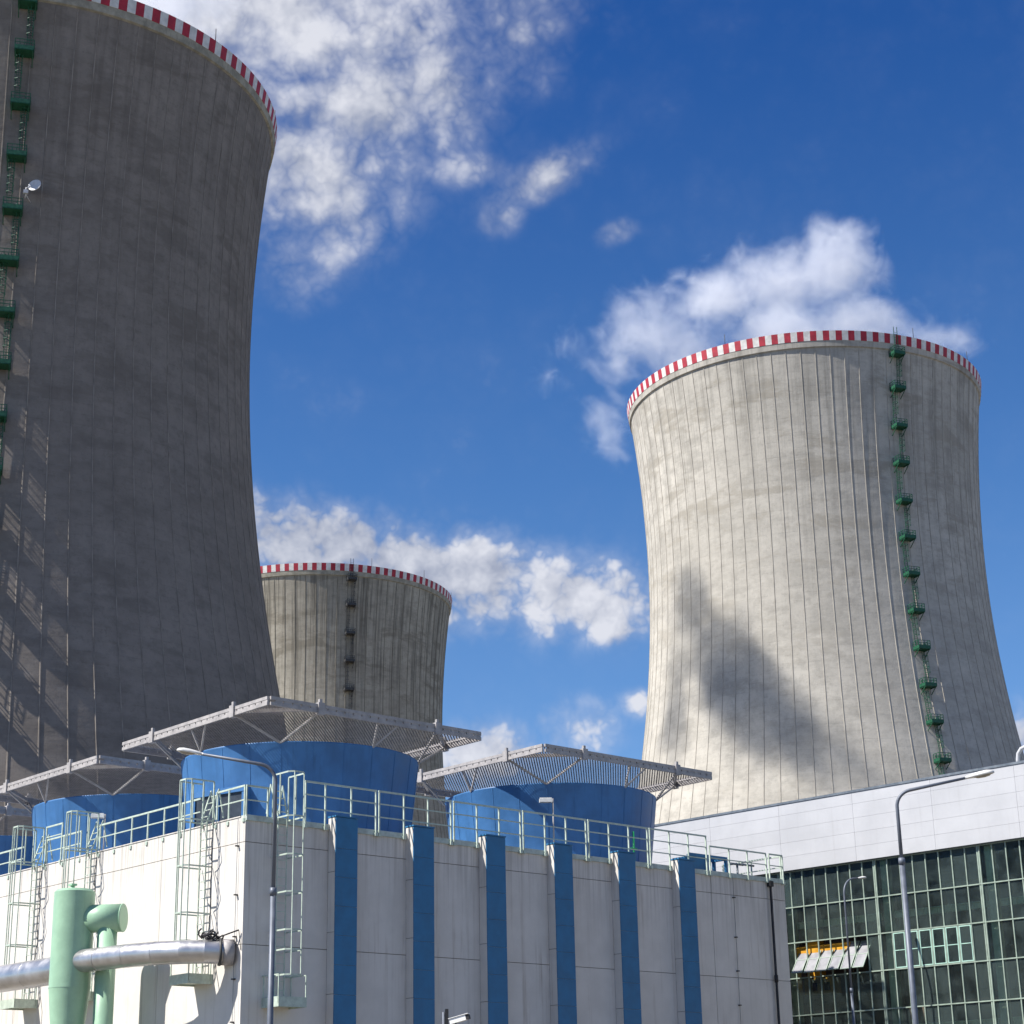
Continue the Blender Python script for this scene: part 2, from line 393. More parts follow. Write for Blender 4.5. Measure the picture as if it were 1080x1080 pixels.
def cooling_tower(loc, mat, ladder_deg, shown, rib_off, label, steel=None, rib_mat=None):
    t = thing('cooling_tower', label, 'cooling tower', loc, 0, 'concrete cooling towers')
    face = math.degrees(atan2(-loc[1], -loc[0]))
    def part(n, me, deg=0, m_=None):
        o = link(n, me, t, None, R(deg))
        if m_:
            o.material_slots[0].link = 'OBJECT'; o.material_slots[0].material = m_
        return o
    part('shell', shell_mesh, 0, mat); part('top_ring', ring_mesh, 0, mat if rib_mat is None else None); part('striped_band', band_mesh)
    for k in range(80):
        d = k * 4.5 + rib_off
        if abs((d - face + 180) % 360 - 180) < 97 and abs((d - ladder_deg + 180) % 360 - 180) > 1.2: part('rib', rib_mesh, d, rib_mat)
    for i, z in enumerate(shown):
        part('platform', plat_data[z], ladder_deg, steel)
        if i: part('ladder_flight', flight_data[z], ladder_deg, steel)
    tp = MB()
    for y in (-.3, .3): tp.bar((rad(H) + .45, y, PZ[0]), (rad(H) + .45, y, H + 1.3), .08)
    for q in range(14): tp.bar((rad(H) + .45, -.3, PZ[0] + .3 * q), (rad(H) + .45, .3, PZ[0] + .3 * q), .04)
    tp.obj('top_ladder', steel or M['green'], t, None, R(ladder_deg))
    for d in (-122, -62, -34, 2): part('lightning_rod', rod_mesh, d + rib_off)
    return t

TR = cooling_tower((51.17, 303.1, 0), M['concrete_a'], -69.1, PZ[:13], 0., 'sunlit pale concrete cooling tower with a soft shadow across it, beyond the glazed hall')
TB = cooling_tower((-45.08, 420.8, 0), M['concrete_b'], -71.7, PZ[:7], -.9, 'smallest and farthest cooling tower, streaked with dark runs, rising behind the blue fan stacks', M['darksteel'], paint('rib_concrete_dirty', (.21, .19, .15), .9, var=.3, scale=.4, spec=.1))
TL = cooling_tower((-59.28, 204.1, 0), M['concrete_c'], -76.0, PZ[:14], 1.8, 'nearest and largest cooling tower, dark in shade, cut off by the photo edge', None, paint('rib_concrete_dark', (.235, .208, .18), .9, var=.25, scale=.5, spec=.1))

# dish antenna beside the ladder of the near tower
da = R(-73.0); rr = rad(99.6)
dt = thing('antenna_dish', 'round grey dish antenna on a bracket beside the green ladder of the nearest tower', 'antenna', (-59.28 + rr * cos(da), 204.1 + rr * sin(da), 99.6), da)
b = MB(); b.lathe([(.01, -.2), (.45, -.17), (.72, -.02), (.75, .05), (.7, .06), (.4, .0), (.01, -.06)], 24)
d = b.obj('dish', M['dish'], dt); d.rotation_euler = (0, R(78), R(-30)); d.location = (1.3, .55, .5)
b = MB(); b.tube([(-.1, -.3, -.5), (1.0, -.3, -.5), (1.0, -.3, .3)], .05, 6); b.tube([(1.0, -.3, .2), (1.15, .4, .5)], .06, 6); b.tube([(-.1, .3, -.9), (1.0, -.3, -.5)], .04, 6); b.box((.85, -.55, -.45), (1.2, -.05, -.05))
b.obj('bracket', M['dish'], dt)


# ------------------------------------------------------------------ pump house (its own frame: x along the front, y along the left side, z up)
BL, BR = (-10.712, 73.221, 0), 0.7371
ph = thing('pump_house', 'long white panelled pump house with blue pilasters along its shaded front', 'building', BL, BR)
LEN, DEP, ZT = 32.5, 46.0, 14.45
core = MB(); core.box((.07, .07, 0), (LEN - .07, DEP, 13.9)); core.obj('core_wall', M['joint'], ph)
rf = MB(); rf.box((.3, .3, 13.902), (LEN - .3, DEP - .3, 14.1)); rf.obj('roof', M['roof'], ph)
ROWS = [(0, 1.62), (1.645, 5.55), (5.575, 9.505), (9.53, 13.44), (13.465, ZT)]
PIL = [(4.04 + 4.043 * i, 4.04 + 4.043 * i + 1.12) for i in range(6)]
def panel(x0, y0, x1, y1, z0, z1):
    """wall panel with a slight chamfer all round on its outer face"""
    b = MB(); b.box((min(x0, x1), min(y0, y1), z0), (max(x0, x1), max(y0, y1), z1)); return b
bays = [(0.0, PIL[0][0])] + [(PIL[i][1], PIL[i + 1][0]) for i in range(5)] + [(PIL[5][1], 27.0), (27.02, LEN)]
for u0, u1 in bays:
    for z0, z1 in ROWS: panel(u0 + .006, 0, u1 - .006, .12, z0, z1).obj('wall_panel', M['wall'], ph)
vv = [.122] + [6.06 * k for k in range(1, 7)]
for v0, v1 in zip(vv, vv[1:]):
    for z0, z1 in ROWS: panel(0, v0 + (.0 if v0 < 1 else .012), .12, v1 - .012, z0, z1).obj('wall_panel', M['wall'], ph)
for z0, z1 in ROWS: panel(LEN - .12, .125, LEN, DEP, z0, z1).obj('wall_panel', M['wall'], ph)
# inner parapet upstands
b = MB(); b.box((.125, .125, 13.9), (LEN - .125, .3, ZT - .02)); b.box((.125, .302, 13.9), (.3, DEP, ZT - .02)); b.box((LEN - .3, .302, 13.9), (LEN - .125, DEP, ZT - .02))
b.obj('parapet_upstand', M['wall'], ph)
# pilasters: white body in courses, blue cladding plates and cap on the face
for i, (u0, u1) in enumerate(PIL):
    for z0, z1 in ((0, 5.36), (5.38, 7.77), (7.79, 10.17), (10.19, 12.56), (12.58, 14.74)):
        if i == 0 and z0 == 0: pass
        b = MB(); b.box((u0, -.46, z0), (u1, -.002, z1)); p = b.obj('pilaster_block', M['wall'], ph)
    b = MB(); b.box((u0 + .05, -.45, 0), (u1 - .05, -.01, 14.73)); b.obj('pilaster_core', M['joint'], ph)
    zz = [0, 2.9, 4.15, 5.4, 6.6, 7.75, 8.9, 10.05, 11.2, 12.35, 13.5, 14.76]
    for z0, z1 in zip(zz, zz[1:]):
        b = MB(); b.box((u0 + .012, -.5, z0 + .006), (u1 - .006, -.462, z1 - .006)); b.obj('cladding_plate', M['blue'], ph)
    b = MB(); b.box((u0 - .02, -.53, 14.77), (u1 + .02, .02, 14.83)); b.obj('pilaster_cap', M['blue'], ph)
# copings of the front wall, one length to each bay
for u0, u1 in bays[:6] + [(PIL[5][1], LEN)]:
    b = MB(); b.box((u0 + .01, -.07, ZT + .003), (u1 - .01, .32, ZT + .06)); b.box((u0 + .01, -.072, ZT - .16), (u1 - .01, -.004, ZT + .058)); b.obj('coping', M['coping'], ph)
b = MB(); b.box((-.03, .33, ZT + .003), (.32, DEP, ZT + .045)); b.obj('coping', M['wall'], ph)
# drain pipe by the far end, with a hopper and a clip joint
b = MB(); b.tube([(31.25, -.16, 0), (31.25, -.16, 14.2)], .065, 10); dp = b.obj('drain_pipe', M['black'], ph)
b = MB(); b.box((31.12, -.26, 14.05), (31.38, -.04, 14.32)); b.obj('hopper', M['black'], dp)
for z in (9.4, 4.9):
    b = MB(); b.tube([(31.25, -.16, z), (31.25, -.16, z + .35)], .095, 10); b.obj('collar', M['black'], dp)
# lightning conductors with stand-off clips
def conductor(u, v, out):
    b = MB(); P = lambda z: (u + out[0] * .07, v + out[1] * .07, z)
    b.bar(P(.2), P(14.4), .016); o = b.obj('lightning_conductor', M['flash'], ph)
    for z in (3.4, 5.0, 6.6, 8.2, 9.8, 11.4, 13.3):
        b = MB(); b.box((u - .05 + min(0, out[0] * .1), v - .05 + min(0, out[1] * .1), z), (u + .05, v + .05, z + .05)); b.obj('clip', M['darksteel'], o)
conductor(0, .42, (-1, 0)); conductor(28.55, 0, (0, -1))
# faint vertical control joint
b = MB(); b.box((29.9, -.004, 13.5), (29.915, .01, 14.3)); b.obj('joint_strip', M['joint'], ph)

def inframe(name, label, cat, group=None, loc=(0, 0, 0)):
    p = Matrix.Translation(BL) @ Matrix.Rotation(BR, 4, 'Z') @ Vector(loc)
    return thing(name, label, cat, p, BR, group)

# ---- railings
def railing(p, q, heights, posts, label, zb=14.36, side=(0, -1), group='pale green roof railings'):
    """p, q in plan; posts as fractions along the run"""
    t = inframe('railing', label, 'railing', group, (p[0], p[1], 0))
    d = Vector((q[0] - p[0], q[1] - p[1], 0))
    for h in heights:
        b = MB(); b.bar((0, 0, h), tuple(d + Vector((0, 0, h))), .06 if h == heights[-1] else .045, .07 if h == heights[-1] else .045); b.obj('rail', M['mint'], t)
    for f in posts:
        e = d * f; b = MB(); b.bar((e.x, e.y, zb), (e.x, e.y, heights[-1] - .03), .07, .05); po = b.obj('post', M['mint'], t)
        b = MB(); b.box((e.x - .07, e.y - .07, zb - .12), (e.x + .07, e.y + .07, zb + .02)); b.obj('foot', M['mint'], po)
    return t
T3 = (15.05, 15.60, 16.13); T2 = (15.12, 15.68)
mods = [(2.75, 6.42), (6.52, 10.5), (10.6, 14.53), (14.63, 18.58), (18.68, 22.62), (22.72, 26.7)]
names = ['from the front ladder to past the leftmost pilaster', 'over the second pilaster from the corner', 'over the third pilaster, below the right stack',
         'over the fourth pilaster, in front of the roof lamp', 'over the fifth pilaster, in front of the right stack', 'over the last pilaster, against the white hall']
for (u0, u1), nm in zip(mods, names):
    railing((u0, -.12), (u1, -.12), T3, (0.01, .34, .67, .99) if u0 > 3 else (0.01, .28, .64, .99), 'three-rail pale green railing panel ' + nm)
railing((26.9, -.1), (31.1, -.1), T2, (0.005, .34, .66, .995), 'two-rail pale green railing panel near the far end, right of the last pilaster')
railing((31.3, -.1), (32.35, -.1), T2, (0.01, .99), 'short two-rail railing panel at the far front corner of the roof')
railing((32.42, .05), (32.42, 4.0), T2, (0.01, .5, .99), 'two-rail railing running back along the far end of the roof')
railing((.05, .06), (1.12, .06), (15.12, 15.68), (.01, .96), 'short two-rail railing between the near roof corner and the front ladder')
railing((.02, 2.15), (.02, .1), (15.12, 15.68), (.04, .45, .985), 'two-rail railing on the sunlit side between near corner and first ladder')
railing((.02, 11.35), (.02, 3.3), (15.08, 15.62), (.01, .17, .34, .5, .66, .83), 'long two-rail railing on the sunlit side between first and second ladders')
railing((.02, 16.0), (.02, 12.9), (15.05, 15.58), (.01, .5, .99), 'two-rail railing on the sunlit side between second and third ladders')
railing((.02, 34.0), (.02, 18.2), (15.02, 15.55), [k / 12 for k in range(12)], 'two-rail railing on the sunlit side beyond the third ladder')
t = railing((.0, 16.1), (.0, 14.6), (15.7, 16.17), (.02, .98), 'raised gate-like railing frame beside the third ladder on the sunlit side', zb=14.5)

# ---- caged ladders (local frame: wall at y=0, out is -y, x along the wall to the right seen from outside)
def caged_ladder(label, org, rz, zbot, hoops, full=True):
    t = inframe('caged_ladder', label, 'ladder', 'caged ladders up to the pump house roof', org); t.rotation_euler.z = BR + rz
    LX = .22; zt = 15.95
    for x in (-LX, LX):
        b = MB(); b.bar((x, -.22, zbot), (x, -.22, ZT + .1), .05, .03); b.bar((x, -.22, ZT + .1), (x * 1.3, .25, ZT + 1.45), .05); b.bar((x * 1.3, .25, ZT + 1.45), (x * 1.3, .5, ZT + .3), .045)
        b.obj('stile', M['mint'], t)
    b = MB(); b.bar((-LX, -.22, 0), (LX, -.22, 0), .028); rm = b.mesh('rung', M['mint'])
    z = zbot + .25
    while z < ZT + .1: link('rung', rm, t, (0, 0, z)); z += .333
    # step-over treads above the parapet
    for k in range(4):
        b = MB(); f = k / 3; b.bar((-LX * 1.1, -.2 + .42 * f, ZT + .3 + .9 * f), (LX * 1.1, -.2 + .42 * f, ZT + .3 + .9 * f), .07, .03); b.obj('tread', M['mint'], t)
    CW, OUT = .38, 1.28
    ring_ = [(-CW, -.05), (-CW, -OUT + .18), (-CW * .55, -OUT), (CW * .55, -OUT), (CW, -OUT + .18), (CW, -.05)]
    for z in hoops:
        b = MB()
        for p, q in zip(ring_, ring_[1:]): b.bar((*p, z), (*q, z), .025, .06)
        b.obj('hoop', M['mint'], t)
    for x, y in ((-CW, -OUT + .18), (-CW * .55, -OUT), (CW * .55, -OUT), (CW, -OUT + .18)):
        if not full and (x, y) in ((-CW, -OUT + .18), (CW * .55, -OUT)): continue
        b = MB(); b.bar((x, y, min(hoops)), (x, y, max(hoops)), .045, .03); b.obj('cage_bar', M['mint'], t)
    for x in (-CW, CW):
        b = MB(); b.bar((x, -.05, ZT - .1), (x, -.05, max(hoops)), .05); b.bar((x, -.55, ZT + .12), (x, -.55, max(hoops)), .045); b.obj('cage_bar', M['mint'], t)
    # foot landing with toe boards and grating
    zp = zbot
    b = MB(); b.box((-.62, -1.1, zp - .03), (.62, 0, zp))
    for k in range(9): b.box((-.62, -1.1 + .122 * k, zp + .001), (.62, -1.1 + .122 * k + .03, zp + .03))
    pl = b.obj('landing', M['mint'], t)
    b = MB(); b.box((-.66, -1.14, zp - .1), (.66, -1.1, zp + .28)); b.box((-.66, -1.1, zp - .1), (-.62, 0, zp + .28)); b.box((.62, -1.1, zp - .1), (.66, 0, zp + .28)); b.obj('toe_board', M['mint'], pl)
    for x in (-.64, .64):
        b = MB(); b.bar((x, -1.1, zp), (x, -1.1, zp + 1.1), .04); b.bar((x, -.1, zp), (x, -.1, zp + 1.1), .04); b.bar((x, -1.1, zp + 1.1), (x, -.0, zp + 1.1), .04); b.obj('landing_rail', M['mint'], pl)
    return t
HO = [16.15, 14.55, 12.72, 10.88, 9.8]
caged_ladder('caged ladder on the sunlit side nearest the corner, its foot behind the silver pipe', (0, 2.62, 0), -pi / 2, 8.25, HO)
caged_ladder('caged ladder on the sunlit side, mostly hidden behind the green column', (0, 11.75, 0), -pi / 2, 8.25, HO)
caged_ladder('caged ladder on the sunlit side, left of the green column', (0, 16.6, 0), -pi / 2, 8.25, HO)
caged_ladder('caged ladder in shade on the front, beside the tall lamp post at the corner', (1.62, 0, 0), 0, 7.25, [16.2, 14.45, 12.95, 11.5, 10.05, 9.3, 8.35], False)
# black cables looped beside the side ladders
for (v, nm) in ((2.1, 'nearest the corner'), (11.2, 'behind the green column'), (16.05, 'left of the green column')):
    b = MB(); pts = []
    for k in range(60):
        z = 14.2 - 4.6 * k / 59; w = abs(sin(k * pi / 20)); pts.append((-.12 - .25 * w, v - .32 * w + .02 * sin(k), z))
    b.tube(pts, .022, 5); o = b.obj('cable', M['darksteel']); o.matrix_world = Matrix.Translation(BL) @ Matrix.Rotation(BR, 4, 'Z')
    tag(o, 'looping dark cable hung down the wall beside the ladder ' + nm, 'cable', 'cables beside the side ladders')

# ---- blue fan stacks with square netted canopies
ZL, ZC, RL, HA = 18.65, 19.84, 5.41, 5.9
def stack(c, label, door=False):
    t = inframe('fan_stack', label, 'fan stack', 'blue fan stacks on the pump house roof', (c[0], c[1], 0))
    b = MB(); pr = lambda z: RL - .115 * (ZL - z)
    b.lathe([(5.7, 14.1), (5.65, 14.35), (pr(14.85) + .02, 14.9), (pr(14.9), 14.95), (pr(16), 16), (pr(17), 17), (RL, ZL), (RL + .02, ZL + .06), (RL - .12, ZL + .06), (RL - .14, ZL - .3), (pr(15) - .14, 15), (4.0, 14.2)], 96)
    sh_ = b.obj('stack_shell', M['tank'], t)
    for k in range(24):
        a = k * pi / 12; b = MB(); b.bar((pr(14.95) + .004, 0, 14.95), (RL + .004, 0, ZL), .05, .02, (1, 0, 0)); b.obj('seam', M['tank'], sh_, None, a)
    # edge beams of the canopy: two chords, web plates
    L0 = HA * 2
    cor = [(-HA, -HA), (HA, -HA), (HA, HA), (-HA, HA)]
    bm_ = MB(); hh = .12
    for z in (-hh, hh): bm_.box((-HA + .07, -.05, z - .07), (HA - .07, .05, z + .07))
    k = -HA + .3
    while k < HA - .3: bm_.box((k, -.035, -hh + .07), (k + .39, .035, hh - .07)); k += .46
    bme = bm_.mesh('edge_beam', M['galv'])
    for i in range(4):
        o = link('edge_beam', bme, t); a = i * pi / 2; o.rotation_euler.z = a; o.location = (HA * sin(a), -HA * cos(a), ZC)
    e = HA - 2.65
    dm = MB(); dm.bar((-e, -HA, 0), (-HA, -e, 0), .12, .16); dme = dm.mesh('corner_brace', M['galv'])
    jm = MB(); jm.box((-e - .16, -HA - .12, -.26), (-e + .16, -HA + .12, .26)); jm.box((-e - .07, -HA - .06, .26), (-e + .07, -HA + .06, .42)); jme = jm.mesh('bracket', M['galv'])
    jm2 = MB(); jm2.box((-HA - .12, -e - .16, -.26), (-HA + .12, -e + .16, .26)); jm2.box((-HA - .06, -e - .07, .26), (-HA + .06, -e + .07, .42)); jme2 = jm2.mesh('bracket', M['galv'])
    lp = RL - .03; q = lp / sqrt(2)
    sm = MB(); sm.bar((-q, -q, ZL - ZC), (-e, -HA, -.1), .085); sm.bar((-q, -q, ZL - ZC), (-HA, -e, -.1), .085); sme = sm.mesh('strut', M['galv'])
    s2 = MB(); s2.bar((0, -lp, ZL - ZC), (-.1, -HA, -.1), .07); s2.bar((0, -lp, ZL - ZC), (1.1, -HA, -.1), .08); s2me = s2.mesh('strut', M['galv'])
    # corner triangles are plated over the brace
    for i in range(4):
        for nm, me in (('corner_brace', dme), ('bracket', jme), ('bracket', jme2), ('strut', sme), ('strut', s2me)): link(nm, me, t, (0, 0, ZC), i * pi / 2)
    # netting: flat wires both diagonal ways, clear of the opening
    w = MB(); zn = .12; half = HA - .08; ro = 0
    def strip(axis_u, off, wd, z):
        n_ = (-axis_u[1], axis_u[0]); lo, hi = -99, 99
        for a_, h_ in ((0, half), (1, half)):
            s0 = off * n_[a_]; d_ = axis_u[a_]
            t0, t1 = sorted(((-h_ - s0) / d_, (h_ - s0) / d_)); lo = max(lo, t0); hi = min(hi, t1)
        if lo >= hi: return
        segs = [(lo, hi)]
        if ro and abs(off) < ro: c_ = sqrt(ro * ro - off * off); segs = [(lo, -c_), (c_, hi)]
        for a0, a1 in segs:
            if a1 - a0 < .05: continue
            P = lambda s_: (axis_u[0] * s_ + n_[0] * off, axis_u[1] * s_ + n_[1] * off, z)
            w.bar(P(a0), P(a1), wd, .006)
    k = sqrt(.5); off = -half * 1.42
    while off < half * 1.42:
        strip((k, k), off, .056, zn); strip((k, -k), off + .03, .016, zn - .012); off += .125
    o = w.obj('canopy_net', M['mesh'], t); o.location = (0, 0, ZC); o['kind'] = 'stuff'
    if door:
        d_ = thing_door(t)
    return t
def thing_door(t):
    a = R(-166); b = MB()
    x0 = 4.6; b.box((x0, -1.45, 14.1), (x0 + .75, 1.45, 16.85)); o = b.obj('access_housing', M['tank'], t, None, a)
    for y in (-1.38, .1):
        b = MB(); b.box((x0 + .74, y, 15.0), (x0 + .765, y + 1.25, 16.6)); b.obj('opening', M['darkblue'], o)
    b = MB(); b.box((x0 + .76, -1.48, 14.1), (x0 + .83, -1.36, 16.6)); b.box((x0 + .76, -.1, 14.1), (x0 + .83, .06, 16.6)); b.box((x0 + .76, 1.36, 14.1), (x0 + .83, 1.48, 16.6)); b.box((x0 + .757, -1.5, 16.61), (x0 + .85, 1.5, 16.86))
    b.obj('door_frame', M['tank'], o)
    return o
stack((8.3, 7.98), 'blue conical fan stack at the near roof corner under a square netted canopy', True)
stack((24.1, 8.1), 'blue conical fan stack on the right, farther along the front, sky showing through its net')
stack((8.85, 22.9), 'blue conical fan stack behind the second side ladder, before the dark tower')
stack((9.4, 38.0), 'blue conical fan stack farthest along the sunlit side, cut off by the photo edge')

# ---- roof lamps
for c, h, lab in (((17.2, .6), 16.95, 'small floodlight on a thin pole in front of the right blue stack'), ((1.2, 13.0), 16.35, 'small floodlight on a thin pole before the blue stack by the second side ladder')):
    t = inframe('roof_lamp', lab, 'lamp', 'small lamps on the pump house roof', (c[0], c[1], 0))
    b = MB(); b.tube([(0, 0, 14.1), (0, 0, h + .12)], .035, 8); b.obj('pole', M['galv'], t)
    b = MB(); n0 = len(b.v); b.box((-.62, -.14, h - .05), (-.02, .14, h + .1)); b.box((-.6, -.11, h + .1), (-.06, .11, h + .15)); o = b.obj('lamp_head', M['head'], t); o.rotation_euler.z = R(-38)
    b = MB(); b.box((-.58, -.11, h - .07), (-.1, .11, h - .05)); b.obj('lens', M['lens'], o)

# ---- blue valve housing, vents and a green pole at the far end of the roof
t = inframe('valve_frame', 'low blue steel frame with boxes beside the railing at the far roof end', 'steel frame', None, (27.7, 1.2, 14.1))
b = MB(); b.box((-1.5, -.3, .5), (.2, .5, 1.15)); b.obj('housing', M['blue'], t)
b = MB()
for x, y in ((-1.2, -.3), (.1, -.3), (1.5, -.3), (.1, .5), (1.5, .5)): b.bar((x, y, 0), (x, y, 1.28), .14)
b.bar((-1.2, -.3, 1.28), (1.55, -.3, 1.28), .15); b.bar((.1, .5, 1.28), (1.55, .5, 1.28), .15); b.bar((1.5, -.3, 1.28), (1.5, .5, 1.28), .15); b.box((.3, -.3, .2), (1.6, .3, .5)); b.obj('support_frame', M['blue'], t)
b = MB(); b.bar((1.6, 0, .4), (3.0, 0, .62), .12); b.obj('outlet_pipe', M['galv'], t)
for x, y, lab in ((30.5, 1.3, 'grey T-shaped vent pipe near the far roof end, left of a pair'), (31.2, 1.2, 'grey T-shaped vent pipe near the far roof end, right of a pair')):
    b = MB(); b.tube([(0, 0, 0), (0, 0, 1.15)], .055, 8); b.tube([(-.5, 0, 1.17), (.45, 0, 1.17)], .055, 8); b.tube([(-.35, .02, .1), (.4, .02, .1)], .04, 6)
    t = inframe('vent_pipe', lab, 'vent pipe', 'T-shaped vents at the far roof end', (x, y, 14.1)); b.obj('pipe', M['flash'], t)
b = MB(); b.tube([(0, 0, 0), (0, 0, 2.0)], .05, 8); b.bar((-.2, 0, 1.2), (.2, 0, 1.2), .05)
t = inframe('marker_pole', 'bright green thin pole behind the railing below the right blue stack', 'pole', None, (22.6, .8, 14.1)); b.obj('pole', paint('bright_green_paint', (.02, .30, .10), .5), t)

# ---- green separator column with its side pipe
t = inframe('separator_column', 'pale green vertical vessel with a capped side pipe, standing by the sunlit wall', 'process vessel', None, (-3.0, 7.75, 0))
b = MB(); rc = .82
b.lathe([(rc - .1, 12.2), (rc, 12.1)], 56); b.lathe([(.01, 12.2), (rc - .1, 12.2)], 56, smooth=False)
b.lathe([(rc, 12.1), (rc, 11.62)], 56); b.lathe([(rc + .006, 11.62), (rc + .006, 8.36)], 56); b.lathe([(rc + .014, 8.36), (rc + .014, 8.29)], 56)
b.lathe([(rc + .006, 8.29), (.5, 5.0), (.45, 4.0), (.45, 0)], 56)
cs = b.obj('column', M['vessel'], t)
b = MB(); b.tube([(.1, .4, 12.2), (.1, .4, 12.42)], .09, 8); b.box((-.02, .25, 12.42), (.22, .55, 12.5)); b.obj('lifting_lug', M['vessel'], cs)
ta = R(-6.5) - BR; dv = Vector((cos(ta), sin(ta), 0))
b = MB(); b.tube([tuple(dv * .3 + Vector((0, 0, 11.02))), tuple(dv * 2.06 + Vector((0, 0, 11.02)))], .56, 40); b.obj('side_pipe', M['vessel'], t)
b = MB(); b.tube([tuple(dv * 2.061 + Vector((0, 0, 11.02))), tuple(dv * 2.085 + Vector((0, 0, 11.02))), tuple(dv * 2.11 + Vector((0, 0, 11.02)))], [.572, .572, .55], 40); b.obj('end_cap', M['vessel'], t)
b = MB(); c_ = dv * 1.45; b.tube([(c_.x, c_.y, 10.95), (c_.x, c_.y, 0)], .4, 32); b.obj('down_pipe', M['vessel'], t)

# ---- insulated silver pipes
def pipe(name, label, pts, r, seams):
    t = inframe(name, label, 'pipe', 'silver insulated pipes beside the sunlit wall')
    full = MB(); full.tube(pts, r, 40, False)
    for i in range(len(pts) - 1):
        b = MB(); b.v = full.v[i * 40:(i + 2) * 40]
        for k in range(40): b.face((k, (k + 1) % 40, 40 + (k + 1) % 40, 40 + k), True)
        b.obj('jacket_segment', M['pipe'], t)
    for p, d_, w_ in seams:
        b = MB(); d_ = Vector(d_).normalized(); p = Vector(p); b.tube([tuple(p - d_ * w_ / 2), tuple(p + d_ * w_ / 2)], r + .005, 40); b.obj('band', M['pipe'], t)
    return t
ctr = (-3.0, 7.75, 9.32)
t = pipe('insulated_pipe', 'silver jacketed pipe bending from the green column into the white wall', [ctr, (-2.5, 4.15, 9.3), (-2.1, 2.75, 9.29), (-1.55, 1.75, 9.28), (-.95, 1.1, 9.27), (-.02, .62, 9.25)], .45, [((-2.75, 5.9, 9.31), (.5, -3.6, 0), .03), ((-2.5, 4.15, 9.3), (.45, -2.5, 0), .02), ((-2.1, 2.75, 9.29), (.5, -1.3, 0), .02)])
b = MB(); b.tube([(-.5, .86, 9.26), (-.42, .82, 9.26)], .53, 32); b.obj('collar', M['darksteel'], t)
b = MB(); b.tube([(-.38, .8, 9.26), (-.0, .62, 9.25)], .5, 40); b.obj('sleeve', M['galv'], t)
pipe('insulated_pipe', 'larger silver jacketed pipe running left from behind the green column out of view', [(-2.95, 7.9, 9.1), (-3.0, 22, 9.15)], .56, [((-2.96, 11.2, 9.11), (0, 1, 0), .05), ((-2.98, 14.2, 9.12), (0, 1, 0), .05)])
b = MB(); rnd = random.Random(3)
for k in range(5):
    a0 = rnd.uniform(0, 6); pts = [(-.55 - .5 * k / 5 + .28 * cos(a0 + s_ * .55), .95 + .2 * k / 5 + .25 * sin(a0 + s_ * .55), 9.78 + .05 * k + .14 * sin(s_ * .9 + k)) for s_ in range(12)]
    b.tube(pts, .035, 6)
b.tube([(-.75, 1.0, 9.72), (-.1, .1, 10.05)], .03, 6); b.tube([(-.1, .1, 10.05), (-.02, .05, 9.3)], .015, 5)
o = b.obj('cable_bundle', M['black']); o.matrix_world = Matrix.Translation(BL) @ Matrix.Rotation(BR, 4, 'Z'); tag(o, 'tangle of black cables lying on the silver pipe where it meets the wall', 'cable bundle')


# ------------------------------------------------------------------ turbine hall (x along the facade, y inwards)
HL, HR = (22.09, 94.45, 0), -R(44.79)
th = thing('turbine_hall', 'turbine hall with a white sheet parapet above a wall of green-framed glass', 'building', HL, HR)
X0, CW_ = -5.03, .776
ZR = [15.82, 13.92, 12.06, 10.21, 8.30, 6.44]
xl, xr = -30., 14.
# parapet sheets: 4.1 m long, five courses with open joints
pz = [15.86, 16.6, 17.35, 18.1, 18.85, 19.45]
xs = [-30, -25.2, -20.4, -15.6, -10.75, -5.9, -1.05, 3.8, 8.65, 14]
for a, c in zip(xs, xs[1:]):
    for z0, z1 in zip(pz, pz[1:]):
        b = MB(); b.box((a + .006, -.3, z0 + .004), (c - .006, -.24, z1 - .004)); b.obj('parapet_sheet', M['para'], th)
b = MB(); b.box((xl, -.238, 15.84), (xr, .4, 19.44)); b.obj('parapet_core', M['flash'], th)
b = MB(); b.box((xl, -.34, 19.452), (xr, .6, 19.57)); b.obj('roof_edge', M['flash'], th)
b = MB(); b.box((xl, .41, 19.0), (xr, 32, 19.44)); b.obj('roof', M['roof'], th)
b = MB(); b.box((xl, 31.5, 0), (xr, 32, 18.99)); b.box((xl, .3, 0), (xl + .3, 31.4, 18.99)); b.box((xr - .3, .3, 0), (xr, 31.4, 18.99)); b.box((xl + .31, .3, 4.2), (xr - .31, 31.4, 4.5)); b.obj('inner_wall', M['inside'], th)
b = MB(); b.box((xl + .31, 2.7, 4.51), (xr - .31, 2.85, 14.6)); b.obj('partition', M['brick'], th)
b = MB()
for k in range(-30, 14, 3): b.bar((k + .4, 2.55, 4.52), (k + .4, 2.55, 14.5), .16)
for z in (6.9, 9.1, 11.2): b.bar((xl + .4, 2.6, z), (xr - .4, 2.6, z), .1)
b.obj('inner_steelwork', M['inside'], th)
b = MB(); b.box((xl, 0, 0), (xr, .25, 6.38)); b.obj('plinth_wall', M['wall'], th)
pane = MB(); pane.box((.03, .03, .035), (CW_ - .03, .045, 1)); 
pane_mesh = {}
openw = {(2, k) for k in range(-7, -1)}; greenw = {(2, k) for k in range(1, 7)}
for r in range(5):
    z1, z0 = ZR[r], ZR[r + 1]; h = z1 - z0
    pb = MB(); pb.box((.03, .03, .035), (CW_ - .03, .042, h - .035)); pmh = pb.mesh('pane', M['glass'])
    for k in range(-14, 14):
        if (r, k) in openw: continue
        link('pane', pmh, th, (X0 + k * CW_, 0, z0))
mu = MB(); mu.box((-.028, -.03, 6.44), (.028, .05, 15.83)); mum = mu.mesh('mullion', M['frame'])
